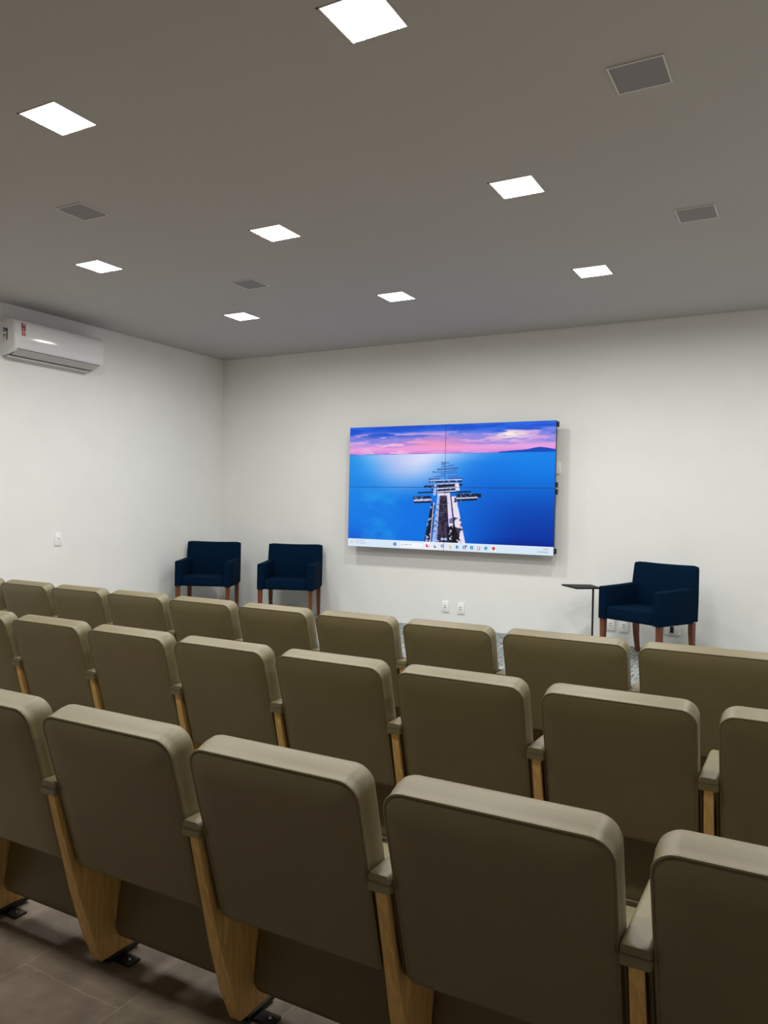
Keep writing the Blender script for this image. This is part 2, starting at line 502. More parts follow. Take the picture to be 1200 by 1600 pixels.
def picture(Wn, Hn):
    """desktop picture in sRGB 0..255, rows from the top"""
    U, Vv = np.meshgrid((np.arange(Wn) + 0.5) / Wn, (np.arange(Hn) + 0.5) / Hn)
    img = np.zeros((Hn, Wn, 3))
    def mix(mask, col):
        nonlocal img
        col = np.array(col, float)
        img = img * (1 - mask[..., None]) + col * mask[..., None]
    # sea
    img[:] = (0, 112, 225)
    mix(sst(0.25, 0.95, Vv) * sst(0.45, 0.9, U), (0, 52, 160))
    mix(sst(0.65, 0.24, Vv) * sst(0.62, 0.9, U) * 0.6, (0, 138, 235))
    mix(sst(0.50, 0.25, Vv) * sst(0.85, 0.35, U) * 0.75, (60, 160, 240))
    gl = np.exp(-((U - 0.33) / 0.19) ** 2) * sst(0.62, 0.22, Vv) ** 0.9
    mix(np.clip(gl * 1.1, 0, 1), (214, 222, 248))
    mix(np.exp(-((U - 0.36) / 0.30) ** 2) * sst(0.33, 0.232, Vv) * 0.6, (225, 228, 250))
    gl2 = np.exp(-((U - 0.24) / 0.10) ** 2) * sst(0.62, 0.25, Vv)
    mix(np.clip(gl2 * 0.5, 0, 1), (210, 190, 240))
    mix(sst(0.12, 0.0, U) * sst(0.6, 0.25, Vv) * 0.5, (0, 110, 215))
    cl = fbm(U * 9 + 3, Vv * 9, 5, 4)
    mix(sst(0.40, 0.85, cl) * sst(0.45, 0.62, Vv) * sst(0.42, 0.1, U) * 0.55, (50, 180, 240))
    mix(sst(0.80, 0.93, Vv) * sst(0.30, 0.0, U) * 0.6, (0, 85, 200))
    mix(sst(0.86, 0.935, Vv) * sst(0.55, 0.9, U) * 0.55, (0, 30, 130))
    mix(sst(0.45, 0.0, U) * sst(0.95, 0.45, Vv) * 0.35, (40, 160, 235))
    # sky
    sky = (Vv < 0.232)
    n = fbm(U * 6 + 1, Vv * 34, 11, 6)
    n2 = fbm(U * 11 + 9, Vv * 44 + 3, 23, 6)
    S = np.zeros_like(img)
    S[:] = (25, 98, 225)
    def mixS(mask, col):
        nonlocal S
        S = S * (1 - mask[..., None]) + np.array(col, float) * mask[..., None]
    mixS(sst(0.03, 0.10, Vv), (140, 135, 225))
    mixS(sst(0.12, 0.19, Vv), (236, 160, 220))
    mixS(sst(0.18, 0.235, Vv), (205, 130, 215))
    mixS(sst(0.50, 0.62, n) * sst(0.13, 0.06, Vv) * 0.85, (22, 80, 205))
    mixS(sst(0.52, 0.60, fbm(U * 9 + 5, Vv * 46, 71, 4)) * sst(0.20, 0.14, Vv) * sst(0.07, 0.12, Vv) * 0.5, (120, 120, 222))
    mixS(sst(0.50, 0.62, n2) * sst(0.03, 0.08, Vv) * 0.75, (225, 165, 225))
    mixS(sst(0.55, 0.66, n2) * sst(0.05, 0.1, Vv) * 0.7 * np.exp(-((U - 0.22) / 0.12) ** 2), (255, 205, 225))
    mixS(np.exp(-((U - 0.80) / 0.08) ** 2) * np.exp(-((Vv - 0.09) / 0.035) ** 2) * sst(0.4, 0.6, n2), (255, 235, 225))
    mixS(np.exp(-((U - 0.45) / 0.14) ** 2) * np.exp(-((Vv - 0.15) / 0.05) ** 2) * 0.8, (252, 150, 190))
    mixS(sst(0.045, 0.02, Vv) * sst(0.45, 0.55, n) * 0.7, (15, 75, 200))
    mt = 0.232 - 0.012 * fbm(U * 9, U * 0 + 2, 31, 4) - 0.020 * np.exp(-((U - 0.935) / 0.055) ** 2) - 0.012 * sst(0.7, 0.85, U)
    mixS((Vv > mt) * 1.0, (60, 95, 200))
    mixS(((Vv > mt) & (U > 0.75)) * 1.0, (10, 70, 185))
    mixS(((Vv > mt) & (U < 0.75) & (U > 0.4)) * 0.6, (190, 140, 220))
    img = np.where(sky[..., None], S, img)
    # pier
    col = {'d': (18, 26, 48), 'w': (212, 208, 232), 'g': (62, 92, 165)}
    fine = np.random.RandomState(4).rand(Hn, Wn)
    blot = fbm(U * 130, Vv * 60, 41, 3)
    blot2 = fbm(U * 60 + 4, Vv * 40, 47, 3)
    for k, a, b, c, d_, t in PLANKS:
        x0, x1 = min(a, c), max(a, c)
        yc = b + (d_ - b) * (U - a) / (c - a)
        mk = (U > x0) & (U < x1) & (np.abs(Vv - yc) < t * 0.62)
        if k == 'g':
            mk = (U > x0) & (U < x1) & (np.abs(Vv - yc) < t * 0.9)
        mix(mk * 0.95, col[k])
        mix(mk * sst(0.66, 0.76, blot) * 0.7, (215, 215, 235) if k == 'd' else (60, 70, 110))
    def inside(poly):
        c = np.zeros(U.shape, bool)
        q = len(poly)
        for i in range(q):
            (xa, ya), (xb, yb) = poly[i], poly[(i + 1) % q]
            cond = ((ya > Vv) != (yb > Vv))
            with np.errstate(divide='ignore', invalid='ignore'):
                xin = (xb - xa) * (Vv - ya) / (yb - ya + 1e-12) + xa
            c ^= cond & (U < xin)
        return c
    for k, poly in PIER:
        mk = inside(poly)
        if k == 'ld':
            mix(mk * 1.0, (15, 25, 50)); mix(mk * sst(0.62, 0.70, blot2), (170, 180, 215))
            mix(mk * (np.abs(U - (0.4536 + (0.4405 - 0.4536) * (Vv - 0.623) / 0.315) + 0.006) < 0.002), (215, 195, 225))
        elif k in ('lw', 'lv'):
            mix(mk * 1.0, (160, 185, 238)); mix(mk * sst(0.58, 0.70, blot) * 0.8, (60, 80, 140))
        elif k == 'rw':
            mix(mk * 1.0, (232, 222, 240)); mix(mk * sst(0.56, 0.66, blot2) * 0.9, (40, 38, 60))
        elif k == 'dk':
            mix(mk * 1.0, (20, 20, 34)); mix(mk * sst(0.52, 0.60, blot), (190, 190, 225))
        elif k == 'gap':
            mix(mk * 0.85, (45, 45, 75)); mix(mk * sst(0.72, 0.85, Vv) * 0.9, (14, 14, 24))
        elif k == 'grate':
            st = 0.5 + 0.5 * np.sin(Vv * 2 * math.pi * 62)
            mix(mk * 1.0, (36, 30, 52)); mix(mk * st * sst(0.4, 0.55, blot) * 0.6, (130, 115, 150))
            mix(mk * sst(0.895, 0.905, Vv) * sst(0.45, 0.55, blot2), (175, 195, 240))
        else:
            mix(mk * 1.0, (226, 216, 240)); mix(mk * sst(0.60, 0.68, blot2) * 0.7, (70, 65, 100))
    mk = (Vv > 0.80) & (U > 0.515) & (U < 0.585) & inside([(0.515, 0.8), (0.55, 0.8), (0.585, 0.9375), (0.515, 0.9375)])
    mix(mk * sst(0.42, 0.5, blot2) * 0.95, (18, 14, 24))
    # task bar
    bar = Vv > 0.9365
    tb = np.zeros_like(img); tb[:] = (214, 230, 246)
    tb[..., 0] += 14 * np.exp(-((U - 0.42) / 0.12) ** 2); tb[..., 1] += 4 * np.exp(-((U - 0.42) / 0.12) ** 2)
    img = np.where(bar[..., None], tb, img)
    mix(((Vv > 0.9365) & (Vv < 0.942)) * 0.7, (235, 246, 255))
    A = Wn / Hn
    def disc(uc, vc, rr, colr, a=1.0):
        mix((((U - uc) ** 2 + ((Vv - vc) / A) ** 2) < rr * rr) * a, colr)
    def rect(u0_, u1_, v0_, v1_, colr, a=1.0):
        mix(((U > u0_) & (U < u1_) & (Vv > v0_) & (Vv < v1_)) * a, colr)
    rect(0.280, 0.398, 0.950, 0.986, (246, 247, 253))
    rect(0.4045, 0.4385, 0.948, 0.988, (250, 240, 248))
    for a in (0, 1):
        for b in (0, 1):
            rect(0.2460 + a * 0.0078, 0.2530 + a * 0.0078, 0.9535 + b * 0.0138, 0.9660 + b * 0.0138, (0, 130, 185))
    disc(0.2895, 0.9675, 0.0040, (150, 155, 165)); disc(0.2895, 0.9675, 0.0026, (246, 247, 253))
    rect(0.2925, 0.2950, 0.974, 0.981, (150, 155, 165))
    disc(0.4175, 0.960, 0.0035, (175, 50, 90)); disc(0.4175, 0.972, 0.0050, (185, 55, 100)); rect(0.424, 0.432, 0.974, 0.980, (205, 90, 140))
    mix((np.abs((U - 0.429) + (Vv - 0.966) / A) < 0.0012) * ((Vv > 0.955) & (Vv < 0.978)) * 1.0, (215, 140, 60))
    rect(0.4535, 0.4570, 0.960, 0.979, (110, 115, 130)); rect(0.4535, 0.4635, 0.970, 0.979, (35, 40, 55))
    disc(0.4945, 0.9655, 0.0070, (120, 110, 200)); disc(0.4975, 0.9700, 0.0045, (215, 120, 190)); disc(0.4920, 0.9600, 0.0040, (40, 120, 190)); disc(0.4945, 0.9655, 0.0028, (235, 238, 250))
    rect(0.5245, 0.5325, 0.955, 0.962, (245, 190, 60)); rect(0.5245, 0.5375, 0.960, 0.978, (250, 210, 105)); rect(0.530, 0.5375, 0.974, 0.979, (60, 140, 200))
    disc(0.5655, 0.9675, 0.0072, (15, 115, 180)); disc(0.5680, 0.9650, 0.0038, (95, 210, 225)); disc(0.5695, 0.9690, 0.0022, (230, 244, 250))
    rect(0.5930, 0.6060, 0.958, 0.981, (25, 85, 165)); rect(0.5965, 0.6025, 0.965, 0.975, (225, 235, 250)); disc(0.6075, 0.957, 0.0042, (35, 105, 165))
    rect(0.6280, 0.6415, 0.956, 0.980, (15, 105, 175)); disc(0.6348, 0.968, 0.0040, (160, 215, 245)); rect(0.6340, 0.6356, 0.956, 0.980, (15, 105, 175))
    rect(0.6610, 0.6735, 0.957, 0.974, (200, 45, 80)); disc(0.6672, 0.973, 0.0062, (200, 45, 80)); disc(0.6672, 0.970, 0.0042, (245, 240, 250)); rect(0.6645, 0.6700, 0.956, 0.962, (226, 232, 246))
    disc(0.7010, 0.968, 0.0072, (10, 110, 165)); disc(0.7040, 0.971, 0.0042, (60, 200, 215)); mix((np.abs((U - 0.701) - (Vv - 0.966) / A) < 0.001) * (((U - 0.701) ** 2 + ((Vv - 0.968) / A) ** 2) < 0.00005), (225, 245, 250))
    rect(0.7250, 0.7460, 0.946, 0.990, (245, 247, 253)); disc(0.7355, 0.9660, 0.0076, (205, 30, 45)); disc(0.7335, 0.9640, 0.0030, (240, 130, 130)); rect(0.7325, 0.7385, 0.986, 0.989, (150, 120, 130))
    # warning triangle with the weather lines, search word, clock lines
    tri = (Vv > 0.951) & (Vv < 0.971) & (np.abs(U - 0.0215) < (Vv - 0.951) / 0.020 * 0.0068)
    mix(tri * 1.0, (225, 190, 40)); rect(0.0210, 0.0222, 0.957, 0.965, (110, 85, 20))
    def text(sx, sv, s_, colr, cell=1.0):
        cw = 1.0 / Wn
        for i, ch in enumerate(s_):
            g = FONT[ch]
            for rr_ in range(5):
                for cc in range(3):
                    if g[rr_ * 3 + cc] == '1':
                        px = int(sx * Wn) + i * 4 + cc
                        py = int(sv * Hn) + rr_
                        if 0 <= px < Wn and 0 <= py < Hn:
                            img[py, px] = colr
    text(0.2995, 0.9610, 'Pesquisar', (140, 145, 158))
    for (u_, v_, w_, tone) in ((0.041, 0.949, 0.054, 165), (0.041, 0.967, 0.022, 185), (0.066, 0.967, 0.032, 160)):
        seg = (U > u_) & (U < u_ + w_) & (Vv > v_) & (Vv < v_ + 0.009) & (((U * Wn).astype(int) % 4) != 3)
        mix(seg * (0.35 + 0.5 * fine), (tone, tone + 10, tone + 20))
    for (u_, v_, w_) in ((0.956, 0.951, 0.024), (0.930, 0.972, 0.050)):
        seg = (U > u_) & (U < u_ + w_) & (Vv > v_) & (Vv < v_ + 0.0095) & (((U * Wn).astype(int) % 4) != 3)
        mix(seg * (0.35 + 0.5 * fine), (150, 158, 172))
    return np.clip(img, 0, 255)

SCREEN_GAIN = 1.0
def screen_material():
    mt = bpy.data.materials.new('lit_display')
    mt.use_nodes = True
    nt = mt.node_tree
    nt.nodes.clear()
    at = N(nt, 'ShaderNodeAttribute'); at.attribute_name = 'pixels'
    e = N(nt, 'ShaderNodeEmission'); e.inputs[1].default_value = SCREEN_GAIN
    g = N(nt, 'ShaderNodeBsdfGlossy'); g.inputs['Roughness'].default_value = 0.35; g.inputs[0].default_value = (0.02, 0.02, 0.02, 1)
    ad = N(nt, 'ShaderNodeAddShader')
    o = N(nt, 'ShaderNodeOutputMaterial')
    nt.links.new(at.outputs['Color'], e.inputs[0])
    nt.links.new(e.outputs[0], ad.inputs[0]); nt.links.new(g.outputs[0], ad.inputs[1])
    nt.links.new(ad.outputs[0], o.inputs[0])
    return mt
M['screen'] = screen_material()

def video_wall():
    t = empty('video_wall', (TVX + TVW / 2, YB, TVZ))
    tag(t, 'wall mounted video wall of four panels showing a wooden pier on a blue sea', 'video wall')
    Wn, Hn = 800, 450
    img = picture(Wn, Hn) / 255.0
    lin = np.where(img <= 0.04045, img / 12.92, ((img + 0.055) / 1.055) ** 2.4)
    pw, ph = TVW / 2, TVH / 2
    y0 = TVY - YB
    for j in (0, 1):          # 0 = top row
        for i in (0, 1):
            x0 = -TVW / 2 + i * pw
            z1 = TVH - j * ph
            bm = bmesh.new()
            add_box(bm, x0 + 0.0006, x0 + pw - 0.0006, y0 + 0.001, y0 + 0.030, z1 - ph + 0.0006, z1 - 0.0006)
            add_box(bm, x0 + 0.05, x0 + pw - 0.05, y0 + 0.030, y0 + 0.085, z1 - ph + 0.04, z1 - 0.04, 0.006, 2)
            hs = build('display_panel', bm, M['tv_black'], t, smooth=False)
            n_x, n_z = Wn // 2, Hn // 2
            b = 0.0022
            xs = np.linspace(x0 + b, x0 + pw - b, n_x + 1)
            zs = np.linspace(z1 - b, z1 - ph + b, n_z + 1)
            X, Z = np.meshgrid(xs, zs)
            co = np.stack([X, np.full_like(X, y0), Z], -1).reshape(-1, 3)
            me = bpy.data.meshes.new('screen')
            nf = n_x * n_z
            ii, jj = np.meshgrid(np.arange(n_x), np.arange(n_z))
            a = (jj * (n_x + 1) + ii).ravel()
            faces = np.stack([a, a + n_x + 1, a + n_x + 2, a + 1], -1)
            me.vertices.add(len(co)); me.vertices.foreach_set('co', co.astype('f').ravel())
            me.loops.add(nf * 4); me.loops.foreach_set('vertex_index', faces.astype('i').ravel())
            me.polygons.add(nf)
            me.polygons.foreach_set('loop_start', np.arange(0, nf * 4, 4, dtype='i'))
            me.polygons.foreach_set('loop_total', np.full(nf, 4, dtype='i'))
            me.update(calc_edges=True)
            me.materials.append(M['screen'])
            at = me.color_attributes.new('pixels', 'FLOAT_COLOR', 'CORNER')
            sub = lin[j * n_z:(j + 1) * n_z, i * n_x:(i + 1) * n_x].reshape(-1, 3)
            cc = np.concatenate([sub, np.ones((nf, 1))], 1)
            cc = np.repeat(cc, 4, axis=0)
            at.data.foreach_set('color', cc.astype('f').ravel())
            so = bpy.data.objects.new('screen', me)
            COL.objects.link(so); so.parent = hs
            # small latches on the outer side edges
            if i == 1:
                for zz in ((z1 - 0.035,) if j == 0 else (z1 - ph + 0.045,)) + ((z1 - ph + 0.035,) if j == 0 else (z1 - 0.035,)):
                    bm = bmesh.new()
                    add_box(bm, x0 + pw - 0.002, x0 + pw + 0.014, y0 + 0.03, y0 + 0.065, zz - 0.028, zz + 0.028, 0.006, 2)
                    build('corner_latch', bm, M['black_metal'], hs)
    bm = bmesh.new()
    for xx in (-0.95, -0.30, 0.30, 0.95):
        add_box(bm, xx - 0.03, xx + 0.03, y0 + 0.085, 0.0, 0.10, TVH - 0.10)
    for zz in (0.30, 1.06):
        add_box(bm, -1.05, 1.05, y0 + 0.086, y0 + 0.11, zz - 0.03, zz + 0.03)
    build('mounting_frame', bm, M['black_metal'], t, smooth=False)
    return t
video_wall()

# ------------------------------------------------------------------ wall plates
def wall_plate(x, y, z, w, h, face, label, slots=2, group='white wall sockets', black_plug=False):
    rz = 0 if face == 'back' else math.pi / 2
    t = empty('wall_socket', (x, y, z), rz)
    bm = bmesh.new()
    add_box(bm, -w / 2, w / 2, -0.014, 0.0, -h / 2, h / 2, 0.003, 2)
    build('plate', bm, M['plastic_matt'], t)
    if slots == 0:
        tag(t, label, 'wall plate')
        return t
    bm = bmesh.new()
    add_box(bm, -w * 0.28, w * 0.28, -0.0165, -0.009, -h * 0.32, h * 0.32, 0.0015, 2)
    ins = build('socket_insert', bm, M['plastic_matt'], t)
    bm = bmesh.new()
    for k in range(slots):
        zc = (0.012, -0.010)[k]
        add_box(bm, -0.013, 0.013, -0.0175, -0.0155, zc - 0.003, zc + 0.003, 0.001, 1)
    build('pin_slots', bm, M['socket_hole'], ins)
    if black_plug:
        bm = bmesh.new()
        add_box(bm, -0.017, 0.013, -0.034, -0.013, -0.030, 0.032, 0.004, 2)
        build('black_outlet', bm, M['black_metal'], t)
    tag(t, label, 'wall socket', group)
    return t
wall_plate(-3.510, YB, 0.382, 0.082, 0.118, 'back', 'white wall socket under the video wall, left one of the close pair')
wall_plate(-3.327, YB, 0.376, 0.082, 0.118, 'back', 'white wall socket under the video wall, right one of the close pair')
wall_plate(-1.729, YB, 0.347, 0.086, 0.118, 'back', 'white wall socket behind the front left leg of the single armchair')
wall_plate(-1.600, YB, 0.343, 0.086, 0.118, 'back', 'white wall socket seen in the middle under the single armchair')
wall_plate(-1.150, YB, 0.350, 0.135, 0.10, 'back', 'wide white wall socket with black outlet behind the single armchair right legs', black_plug=True)
wall_plate(XL, 5.315, 1.059, 0.078, 0.120, 'left', 'small white wall socket alone on the left wall', slots=1)
wall_plate(-2.305, YB, 1.888, 0.082, 0.118, 'back', 'blank white wall plate peeping out at the right edge of the video wall', slots=0)

# ------------------------------------------------------------------ air conditioner
def air_conditioner():
    y0, y1 = 4.640, 5.690
    L = y1 - y0
    t = empty('air_conditioner', (XL, (y0 + y1) / 2, 2.81))
    tag(t, 'white split air conditioner high on the left wall, cut by the photo edge', 'air conditioner')
    # profile (depth from wall, height above 2.81)
    prof = [(0.0, 0.335), (0.06, 0.345), (0.12, 0.348), (0.165, 0.342), (0.190, 0.322), (0.203, 0.290), (0.210, 0.24), (0.213, 0.18), (0.211, 0.12), (0.204, 0.078), (0.192, 0.056), (0.172, 0.046), (0.12, 0.030), (0.06, 0.010), (0.0, 0.0)]
    bm = bmesh.new()
    stations = [(-L / 2, 0.90), (-L / 2 + 0.004, 0.94), (-L / 2 + 0.012, 0.972), (-L / 2 + 0.028, 0.992), (-L / 2 + 0.05, 1.0),
                (L / 2 - 0.05, 1.0), (L / 2 - 0.028, 0.992), (L / 2 - 0.012, 0.972), (L / 2 - 0.004, 0.94), (L / 2, 0.90)]
    rings = []
    for yy, s in stations:
        rings.append([Vector((dx * s, yy, 0.172 + (zz - 0.172) * (0.5 + 0.5 * s))) for dx, zz in prof])
    add_loft(bm, rings)
    body = build('body', bm, M['plastic'], t, angle=40)
    # louvre flap under the front edge with its dark gap
    def on_prof(d0, z0, d1, z1, ya, yb, off, th):
        n = Vector((-(z1 - z0), 0, (d1 - d0)))
        n = Vector((z0 - z1, 0, d1 - d0)); n.normalize()
        if n.z > 0: n = -n
        bm = bmesh.new()
        a = Vector((d0, 0, z0)); b = Vector((d1, 0, z1))
        vs = []
        for yy in (ya, yb):
            for q, o_ in ((a, off), (b, off), (b, off - th), (a, off - th)):
                vs.append(bm.verts.new(q + n * o_ + Vector((0, yy, 0))))
        for fc in ((0, 1, 2, 3), (7, 6, 5, 4), (0, 4, 5, 1), (1, 5, 6, 2), (2, 6, 7, 3), (3, 7, 4, 0)):
            bm.faces.new([vs[k] for k in fc])
        return bm
    build('louvre_gap', on_prof(0.196, 0.060, 0.070, 0.012, -L / 2 + 0.045, L / 2 - 0.045, 0.002, 0.01), M['dark_gap'], t, smooth=False)
    build('louvre_flap', on_prof(0.190, 0.060, 0.086, 0.020, -L / 2 + 0.052, L / 2 - 0.052, 0.008, 0.007), M['louvre'], t, smooth=False)
    bm = bmesh.new()
    add_box(bm, 0.0, 0.075, -L / 2 + 0.03, L / 2 - 0.06, -0.012, 0.006, 0.004, 2)
    build('rear_base', bm, M['louvre'], t)
    # red sticker strip with white marks on the front, energy sticker on the end
    def sticker(name, x0_, x1_, ya, yb, za, zb, rects):
        bm = bmesh.new()
        add_box(bm, x0_, x1_, ya, yb, za, zb)
        o = build(name, bm, rects[0][0], t, smooth=False)
        for mt, a0, a1, b0, b1 in rects[1:]:
            bm = bmesh.new()
            if x1_ - x0_ < yb - ya:      # on the front face
                add_box(bm, x1_, x1_ + 0.0006, ya + a0 * (yb - ya), ya + a1 * (yb - ya), za + b0 * (zb - za), za + b1 * (zb - za))
            else:
                add_box(bm, x0_ + a0 * (x1_ - x0_), x0_ + a1 * (x1_ - x0_), ya - 0.0006, ya, za + b0 * (zb - za), za + b1 * (zb - za))
            build('sticker_mark', bm, mt, o, smooth=False)
    red = simple('red_sticker', (0.40, 0.015, 0.03), 0.4); blk = simple('sticker_ink', (0.02, 0.025, 0.03), 0.5)
    wht = simple('sticker_white', (0.75, 0.75, 0.72), 0.4); blu = simple('sticker_blue', (0.03, 0.10, 0.25), 0.4); ora = simple('sticker_orange', (0.5, 0.25, 0.06), 0.4)
    yc = 4.733 - (y0 + y1) / 2
    sticker('warranty_sticker', 0.2060, 0.2145, yc - 0.019, yc + 0.019, 0.185, 0.300,
            [(red,), (wht, 0.3, 0.7, 0.84, 0.93), (blu, 0.3, 0.7, 0.64, 0.76), (wht, 0.3, 0.55, 0.50, 0.58), (wht, 0.12, 0.88, 0.24, 0.38), (red, 0.35, 0.65, 0.27, 0.35), (wht, 0.4, 0.6, 0.06, 0.16)])
    sticker('energy_sticker', 0.040, 0.118, -L / 2 - 0.0015, -L / 2 + 0.004, 0.130, 0.262,
            [(wht,), (blk, 0.05, 0.35, 0.86, 0.98), (blk, 0.05, 0.35, 0.68, 0.8), (blu, 0.36, 0.75, 0.70, 0.92), (blk, 0.08, 0.5, 0.42, 0.50), (ora, 0.08, 0.6, 0.32, 0.38), (blk, 0.1, 0.3, 0.2, 0.26), (blk, 0.7, 0.9, 0.1, 0.9)])
    return t
air_conditioner()

# ------------------------------------------------------------------ auditorium seats
PITCH_X = 0.55207
W_STD = 0.4875
ANG = math.atan(0.142 / 0.478)
CA, SA = math.cos(ANG), math.sin(ANG)
def back_pt(x, s, t_):
    """local frame of the leaning backrest: s down from the rear top edge, t forward from the rear face"""
    return Vector((x, 0.006 + s * SA + t_ * CA, 0.848 - s * CA + t_ * SA))

def seat_back(w):
    TH = 0.095
    S1 = 0.499
    def ring(t_, inset, wb_in=0.004, rt=0.048, rb=0.016):
        bi = min(inset, 0.003 + inset * 0.12) if inset > 0 else inset
        pts = rrect(-w / 2 + inset, w / 2 - inset, -S1 + bi, -inset, max(0.006, rt - inset * 0.6), max(0.004, rb - inset * 0.3), 7)
        out = []
        for x, zz in pts:
            s = -zz
            k = 1 - (s / S1) * (wb_in * 2 / w) * 1.0
            te = t_ if t_ > 0 else t_ * min(1.0, max(0.0, (S1 - s) / 0.15)) ** 0.8
            out.append(back_pt(x * k, s, te))
        return out
    bm = bmesh.new()
    rings = []
    hw = w / 2
    base0 = ring(-0.0105, 0.075)
    c0 = back_pt(0, S1 / 2, -0.011)
    rings.append([c0 + (p - c0) * 0.15 for p in base0])
    rings.append([c0 + (p - c0) * 0.6 for p in base0])
    for ins, tt in ((0.075, -0.0105), (0.050, -0.0088), (0.034, -0.0064), (0.022, -0.0038), (0.012, -0.0012), (0.005, 0.001), (0.001, 0.003), (0.0, 0.005)):
        rings.append(ring(tt, ins))
    for ins, tt in ((0.0015, 0.008), (-0.002, 0.03), (-0.003, 0.055), (-0.001, 0.075), (0.004, 0.086), (0.012, 0.093), (0.025, 0.098), (0.05, 0.101)):
        rings.append(ring(tt, ins))
    base = rings[-1]
    c = back_pt(0, S1 / 2, 0.104)
    for k in (0.6, 0.25):
        rings.append([c + (p - c) * k for p in base])
    add_loft(bm, rings)
    return bm

def loop_on_back(w, t_, inset, rr, rt=0.048):
    S1 = 0.499
    pts = rrect(-w / 2 + inset, w / 2 - inset, -S1 + inset, -inset, rt, 0.016, 7)
    P = []
    for x, zz in pts:
        s = -zz
        k = 1 - (s / S1) * (0.008 / w)
        P.append(back_pt(x * k, s, t_))
    bm = bmesh.new()
    add_tube(bm, P, rr, 6, closed=True)
    return bm

def leg_mesh():
    """wooden side frame: leaning rear post with a V groove running into a broad board"""
    L_ = [  # z, list of (y, half thickness)
        (0.022, [(0.255, 0.019), (0.275, 0.020), (0.290, 0.020), (0.310, 0.020), (0.392, 0.019)]),
        (0.120, [(0.214, 0.024), (0.232, 0.022), (0.250, 0.021), (0.275, 0.021), (0.375, 0.019)]),
        (0.200, [(0.187, 0.022), (0.202, 0.021), (0.215, 0.021), (0.245, 0.021), (0.362, 0.019)]),
        (0.272, [(0.163, 0.020), (0.176, 0.0195), (0.179, 0.0185), (0.184, 0.020), (0.352, 0.019)]),
        (0.370, [(0.135, 0.017), (0.149, 0.016), (0.198, 0.001), (0.205, 0.020), (0.346, 0.019)]),
        (0.470, [(0.107, 0.015), (0.122, 0.014), (0.150, 0.004), (0.205, 0.019), (0.360, 0.018)]),
        (0.600, [(0.072, 0.014), (0.090, 0.013), (0.120, 0.004), (0.200, 0.018), (0.375, 0.017)]),
    ]
    bm = bmesh.new()
    rings = []
    for z, pts in L_:
        rings.append([Vector((hx, y, z)) for y, hx in pts] + [Vector((-hx, y, z)) for y, hx in reversed(pts)])
    add_loft(bm, rings)
    return bm

def armrest_mesh():
    bm = bmesh.new()
    rings = []
    prof0 = rrect(-0.031, 0.031, 0.0, 0.039, 0.011, 0.004, 4)
    for y, k, dz in ((0.062, 0.90, 0.004), (0.066, 0.97, 0.001), (0.074, 1.0, 0.0), (0.15, 1.0, 0.002), (0.28, 1.0, 0.002), (0.372, 1.0, 0.0), (0.381, 0.97, 0.001), (0.386, 0.90, 0.004)):
        rr = []
        for x, z in prof0:
            zz = 0.600 + z + (0.005 * (1 - (x / 0.031) ** 2) if z > 0.022 else 0)
            rr.append(Vector((x * k, y, 0.620 + (zz - 0.620) * (k if zz > 0.62 else 1))))
        rings.append(rr)
    add_loft(bm, rings)
    return bm
def armrest_seam():
    P = [(-0.0315, 0.066, 0.6215), (-0.0285, 0.0615, 0.622), (0, 0.0612, 0.622), (0.0285, 0.0615, 0.622), (0.0315, 0.066, 0.6215), (0.0318, 0.22, 0.623), (0.0315, 0.382, 0.6215), (0, 0.3865, 0.622), (-0.0315, 0.382, 0.6215), (-0.0318, 0.22, 0.623)]
    bm = bmesh.new()
    add_tube(bm, P, 0.0010, 6, closed=True)
    return bm

def rounded_slab(x0, x1, z0, z1, yb, yt, th, rt, rb, puff=0.004):
    """upholstered slab between z0 and z1; rear face at y = yb (bottom) .. yt (top)"""
    bm = bmesh.new()
    rings = []
    def ring(off, inset):
        out = []
        for x, z in rrect(x0 + inset, x1 - inset, z0 + inset, z1 - inset, max(0.004, rt - inset), max(0.004, rb - inset), 6):
            y = yb + (yt - yb) * (z - z0) / (z1 - z0) + off
            out.append(Vector((x, y, z)))
        return out
    c0 = ring(-puff, 0.03)
    cc = sum(c0, Vector()) / len(c0)
    rings.append([cc + (p - cc) * 0.3 for p in c0])
    for off, ins in ((-puff, 0.03), (-puff * 0.3, 0.012), (0.003, 0.003), (0.009, 0.0), (th - 0.009, 0.0), (th - 0.003, 0.003), (th, 0.012)):
        rings.append(ring(off, ins))
    add_loft(bm, rings)
    return bm

def seat_side(t, x):
    leg = build('side_leg', leg_mesh(), M['ash'], t, angle=20, loc=(x, 0, 0))
    bm = bmesh.new()
    add_box(bm, -0.026, 0.026, 0.280, 0.405, 0.006, 0.022, 0.003, 2)
    add_box(bm, -0.030, 0.090, 0.300, 0.350, 0.0, 0.007, 0.002, 1)
    fb = build('floor_bracket', bm, M['black_metal'], leg)
    bm = bmesh.new()
    bmesh.ops.create_uvsphere(bm, u_segments=10, v_segments=6, radius=0.006, matrix=Matrix.Translation((0.066, 0.325, 0.008)))
    for v in bm.verts:
        v.co.z = max(0.007, v.co.z)
    build('screw', bm, M['screw'], leg)
    arm = build('armrest', armrest_mesh(), M['leather'], t, loc=(x, 0, 0))
    build('seam', armrest_seam(), M['leather_seam'], arm)

